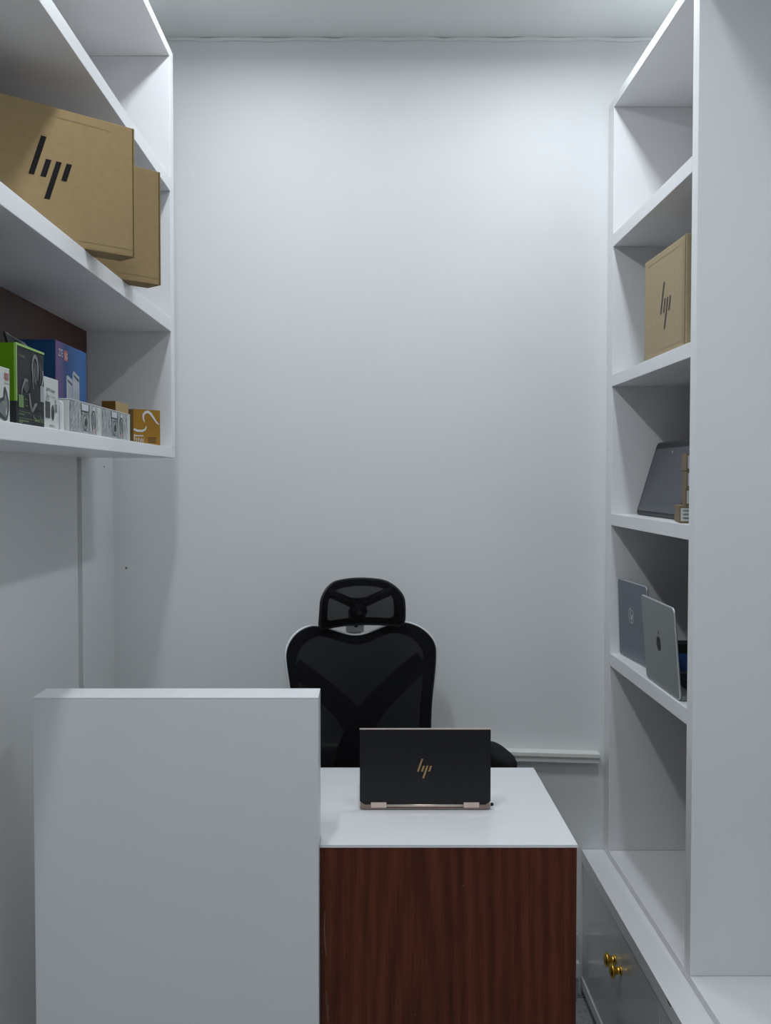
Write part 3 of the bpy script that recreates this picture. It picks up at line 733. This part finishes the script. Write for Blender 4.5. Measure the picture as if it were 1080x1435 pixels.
# Y-shaped support ribs behind the mesh
def rib(pts, wd, off=.012, th=.010):
    bb = MB(); P_ = []
    dense = []
    for (a, c), (a2, c2) in zip(pts, pts[1:]):
        for k in range(8): dense.append((a + (a2 - a) * k / 8, c + (c2 - c) * k / 8))
    dense.append(pts[-1]); n = len(dense); rows = []
    for i, p in enumerate(dense):
        q = Vector(dense[min(i+1, n-1)]) - Vector(dense[max(i-1, 0)]); q.normalize(); nn = Vector((-q.y, q.x))
        f = i / (n - 1); ww = wd[0] + (wd[1] - wd[0]) * f
        l = Vector(p) + nn * ww / 2; r = Vector(p) - nn * ww / 2
        rows.append([Vector((l.x, depth(l.x, l.y) + off, l.y)), Vector((r.x, depth(r.x, r.y) + off, r.y)), Vector((r.x, depth(r.x, r.y) + off + th, r.y)), Vector((l.x, depth(l.x, l.y) + off + th, l.y))])
    vs = [v for r in rows for v in r]
    fs = [[i*4+k, i*4+(k+1)%4, (i+1)*4+(k+1)%4, (i+1)*4+k] for i in range(n - 1) for k in range(4)] + [[3, 2, 1, 0], [(n-1)*4, (n-1)*4+1, (n-1)*4+2, (n-1)*4+3]]
    bb.add(vs, fs); return bb
for s in (-1, 1):
    rib([(s * .192, 1.093), (s * .13, 1.04), (s * .05, .965), (0, .90)], (.050, .075)).build('back_rib', M['black'], CH)
    rib([(0, .90), (s * .03, .84), (s * .05, .76), (s * .06, .66)], (.075, .06)).build('back_rib', M['black'], CH)
# spine carrying the back, headrest post
b = MB(); b.tube([(0, BY + .035, .94), (0, BY + .05, .80), (0, BY + .055, .68), (0, BY + .03, .56), (0, BY - .06, .50)], [.022, .028, .03, .03, .028], 14, flat=.7); b.build('spine', M['black'], CH)
HP_ = thing_head = None
b = MB(); b.box(-.018, .018, BY + .050, BY + .062, 1.150, 1.205, bev=.003); b.box(-.026, .026, BY + .048, BY + .066, 1.175, 1.215, bev=.004); post = b.build('headrest_post', M['grey_pl'], CH)
b = MB(); b.lathe([(.0001, 0), (.006, 0), (.006, .003), (.0001, .0034)], Matrix.Translation((0, BY + .0478, 1.196)) @ Matrix.Rotation(R(90), 4, 'X'), 16); b.build('screw', M['black'], post)
# headrest
HZ0, HZ1 = 1.197, 1.338
def head_pt(s, t_, off=0., k=1.):
    """k scales towards the middle"""
    a = abs(s)
    top = HZ1 - .004 - .016 * a ** 2 - (.048 * (1 - math.sqrt(max(0, 1 - ((a - .55) / .45) ** 2))) if a > .55 else 0)
    bot = HZ0 + .006 * math.cos(a * math.pi / 2) + (.020 * (1 - math.sqrt(max(0, 1 - ((a - .86) / .14) ** 2))) if a > .86 else 0)
    z = bot + t_ * (top - bot); hw = .126 - .010 * ((z - HZ0) / (HZ1 - HZ0)) ** 2
    u = s * hw; zm = (HZ0 + HZ1) / 2
    u *= k; z = zm + (z - zm) * (k if k == 1 else (k - .10))
    return Vector((u, BY + .012 - 2.6 * u * u + .35 * (z - zm) ** 2 * 8 + off, z))
b = MB(); vs = []
for j in range(21):
    for s in SS: vs.append(head_pt(s, j / 20))
b.add(vs, [[j*(NS+1)+i, j*(NS+1)+i+1, (j+1)*(NS+1)+i+1, (j+1)*(NS+1)+i] for j in range(20) for i in range(NS)], 0, True)
hr = b.build('headrest', M['mesh_head'], CH)
sol = hr.modifiers.new('thickness', 'SOLIDIFY'); sol.thickness = .003; sol.offset = 0
def hloop(k, off):
    loop = [head_pt(-1, j / 20, off, k) for j in range(20)] + [head_pt(s, 1, off, k) for s in SS] + [head_pt(1, 1 - j / 20, off, k) for j in range(1, 21)] + [head_pt(s, 0, off, k) for s in SS[::-1][1:-1]]
    return loop
b = MB(); A = hloop(1., .002); B_ = hloop(.80, .002); n = len(A)
A2 = [p + Vector((0, .009, 0)) for p in A]; B2 = [p + Vector((0, .009, 0)) for p in B_]
b.add(A + B_ + A2 + B2, [f for i in range(n) for f in ([i, (i+1)%n, n+(i+1)%n, n+i], [2*n+i, 3*n+i, 3*n+(i+1)%n, 2*n+(i+1)%n], [n+i, n+(i+1)%n, 3*n+(i+1)%n, 3*n+i], [i, 2*n+i, 2*n+(i+1)%n, (i+1)%n])], 0, False)
cl = [A[0]]
for p in A[1:]:
    if (p - cl[-1]).length > .004: cl.append(p)
b.tube(cl, .0042, 8, True)
b.build('headrest_frame', M['black'], hr)
b = MB()
hd = lambda u, z: BY + .012 - 2.6 * u * u + .35 * (z - (HZ0 + HZ1) / 2) ** 2 * 8 + .004
for s in (-1, 1):
    pts = [(s * .105, 1.305), (s * .06, 1.284), (s * .025, 1.268), (0, 1.264)]
    b.tube([(u, hd(u, z) + .004, z) for u, z in pts], [.013, .013, .014, .016], 10, flat=.45, up=(0, 1, 0))
b.tube([(0, hd(0, 1.264) + .004, 1.264), (0, hd(0, 1.24) + .006, 1.24), (0, BY + .045, 1.213)], [.02, .03, .022], 10, flat=.45, up=(0, 1, 0))
b.build('headrest_rib', M['black'], hr)
# seat
b = MB()
pts = []
for k in range(40):
    a = 2 * math.pi * k / 40; c, s = math.cos(a), math.sin(a)
    pts.append((.250 * math.copysign(abs(c) ** .55, c), .235 * math.copysign(abs(s) ** .55, s)))
rings = [(1.0, .455), (1.03, .475), (1.0, .505), (.93, .518), (.6, .512), (.0, .508)]
vs = [(u * f, v * f - .02, z) for f, z in rings for u, v in pts]; n = 40
b.add(vs, [[i*n+k, i*n+(k+1)%n, (i+1)*n+(k+1)%n, (i+1)*n+k] for i in range(5) for k in range(n)] + [list(range(n))[::-1]], 0, True)
b.build('seat', M['black_soft'], CH)
b = MB(); b.box(-.11, .11, -.13, .15, .415, .456, bev=.01); b.tube([(0, .10, .44), (0, BY - .03, .49), (0, BY + .02, .54)], .024, 12); b.build('tilt_mechanism', M['black'], CH)
b = MB(); b.lathe([(.025, .10), (.025, .26), (.016, .262), (.016, .42)], None, 20); b.build('gas_column', M['steel'], CH)
# arms
for s in (-1, 1):
    b = MB()
    b.tube([(s * .17, .02, .440), (s * .28, .02, .445), (s * .335, .03, .47), (s * .365, .07, .60), (s * .378, .12, .80 if s > 0 else .76)], [.018, .020, .022, .022, .018], 12, flat=.7)
    arm = b.build('armrest', M['black'], CH)
    b = MB()
    ang = R(-7 * s); cx, cy = s * .383, .115; dz = 0 if s > 0 else -.04
    out = []
    for k in range(32):
        a = 2 * math.pi * k / 32; c, q = math.cos(a), math.sin(a)
        u = .031 * math.copysign(abs(c) ** .7, c); v = .125 * math.copysign(abs(q) ** .7, q)
        out.append((cx + u * math.cos(ang) - v * math.sin(ang), cy + u * math.sin(ang) + v * math.cos(ang)))
    rg = [(.86, .797 + dz), (1., .806 + dz), (1., .828 + dz), (.9, .838 + dz), (.5, .841 + dz)]
    vs = [(cx + (u - cx) * f, cy + (v - cy) * f, z) for f, z in rg for u, v in out]
    b.add(vs, [[i*32+k, i*32+(k+1)%32, (i+1)*32+(k+1)%32, (i+1)*32+k] for i in range(4) for k in range(32)] + [list(range(32))[::-1], [4*32+k for k in range(32)]], 0, True)
    b.build('arm_pad', M['black_soft'], arm)
# star base with castors
for k in range(5):
    a = R(90 + 72 * k + 20); c, s = math.cos(a), math.sin(a)
    b = MB(); b.tube([(c * .02, s * .02, .105), (c * .15, s * .15, .095), (c * .285, s * .285, .068)], [.026, .021, .015], 12, flat=.8); leg = b.build('base_leg', M['black'], CH)
    b = MB()
    for q in (-1, 1):
        mt = Matrix.Translation((c * .285 - s * .012 * q, s * .285 + c * .012 * q, .0255)) @ Matrix.Rotation(a, 4, 'Z') @ Matrix.Rotation(R(90), 4, 'X') @ Matrix.Translation((0, 0, -.008))
        b.lathe([(.0001, 0), (.0235, 0), (.0252, .003), (.0252, .013), (.0235, .016), (.0001, .016)], mt, 22)
    b.tube([(c * .285, s * .285, .03), (c * .285, s * .285, .062)], .007, 10)
    b.build('castor', M['black'], leg)

# ------------------------------------------------------------------ light
def strip(name, x, y, z, lx, ly, power, col=(.885, .947, 1.)):
    l = bpy.data.lights.new(name, 'AREA'); l.shape = 'RECTANGLE'; l.size = lx; l.size_y = ly; l.energy = power; l.color = col
    o = bpy.data.objects.new(name, l); COL.objects.link(o); o.location = (x, y, z)
    return o
strip('strip_or_fill_light', -.31, 2.67, 3.025, .08, .34, 3.5)
strip('strip_or_fill_light', .585, 2.67, 3.025, .08, .34, 5.0)
strip('strip_or_fill_light', -.31, 1.45, 3.025, .08, .60, 8.4)
strip('strip_or_fill_light', .585, 1.45, 3.025, .08, .60, 3.4)
strip('strip_or_fill_light', -.0, -.6, 3.025, .6, .6, 8.)  # unseen fill lamp added behind the camera to lift surfaces facing it
w = bpy.data.worlds.new('World'); SC.world = w; w.use_nodes = True
w.node_tree.nodes['Background'].inputs[0].default_value = (.75, .8, .85, 1); w.node_tree.nodes['Background'].inputs[1].default_value = .05

# ------------------------------------------------------------------ camera
cam = bpy.data.cameras.new('camera'); co = bpy.data.objects.new('camera', cam); COL.objects.link(co)
cam.sensor_fit = 'AUTO'; cam.sensor_width = 36; cam.lens = 36 * 1460 / 1435; cam.shift_x = 25 / 1435
cam.clip_start = .02
co.location = (0, 0, 1.625); co.rotation_euler = (R(90 - 1.86), 0, 0)
SC.camera = co

SC.view_settings.view_transform = 'Standard'; SC.view_settings.look = 'None'
SC.view_settings.gamma = 1; SC.view_settings.exposure = .58; SC.view_settings.use_curve_mapping = False
SC.cycles.max_bounces = 10; SC.cycles.diffuse_bounces = 6; SC.cycles.use_denoising = True
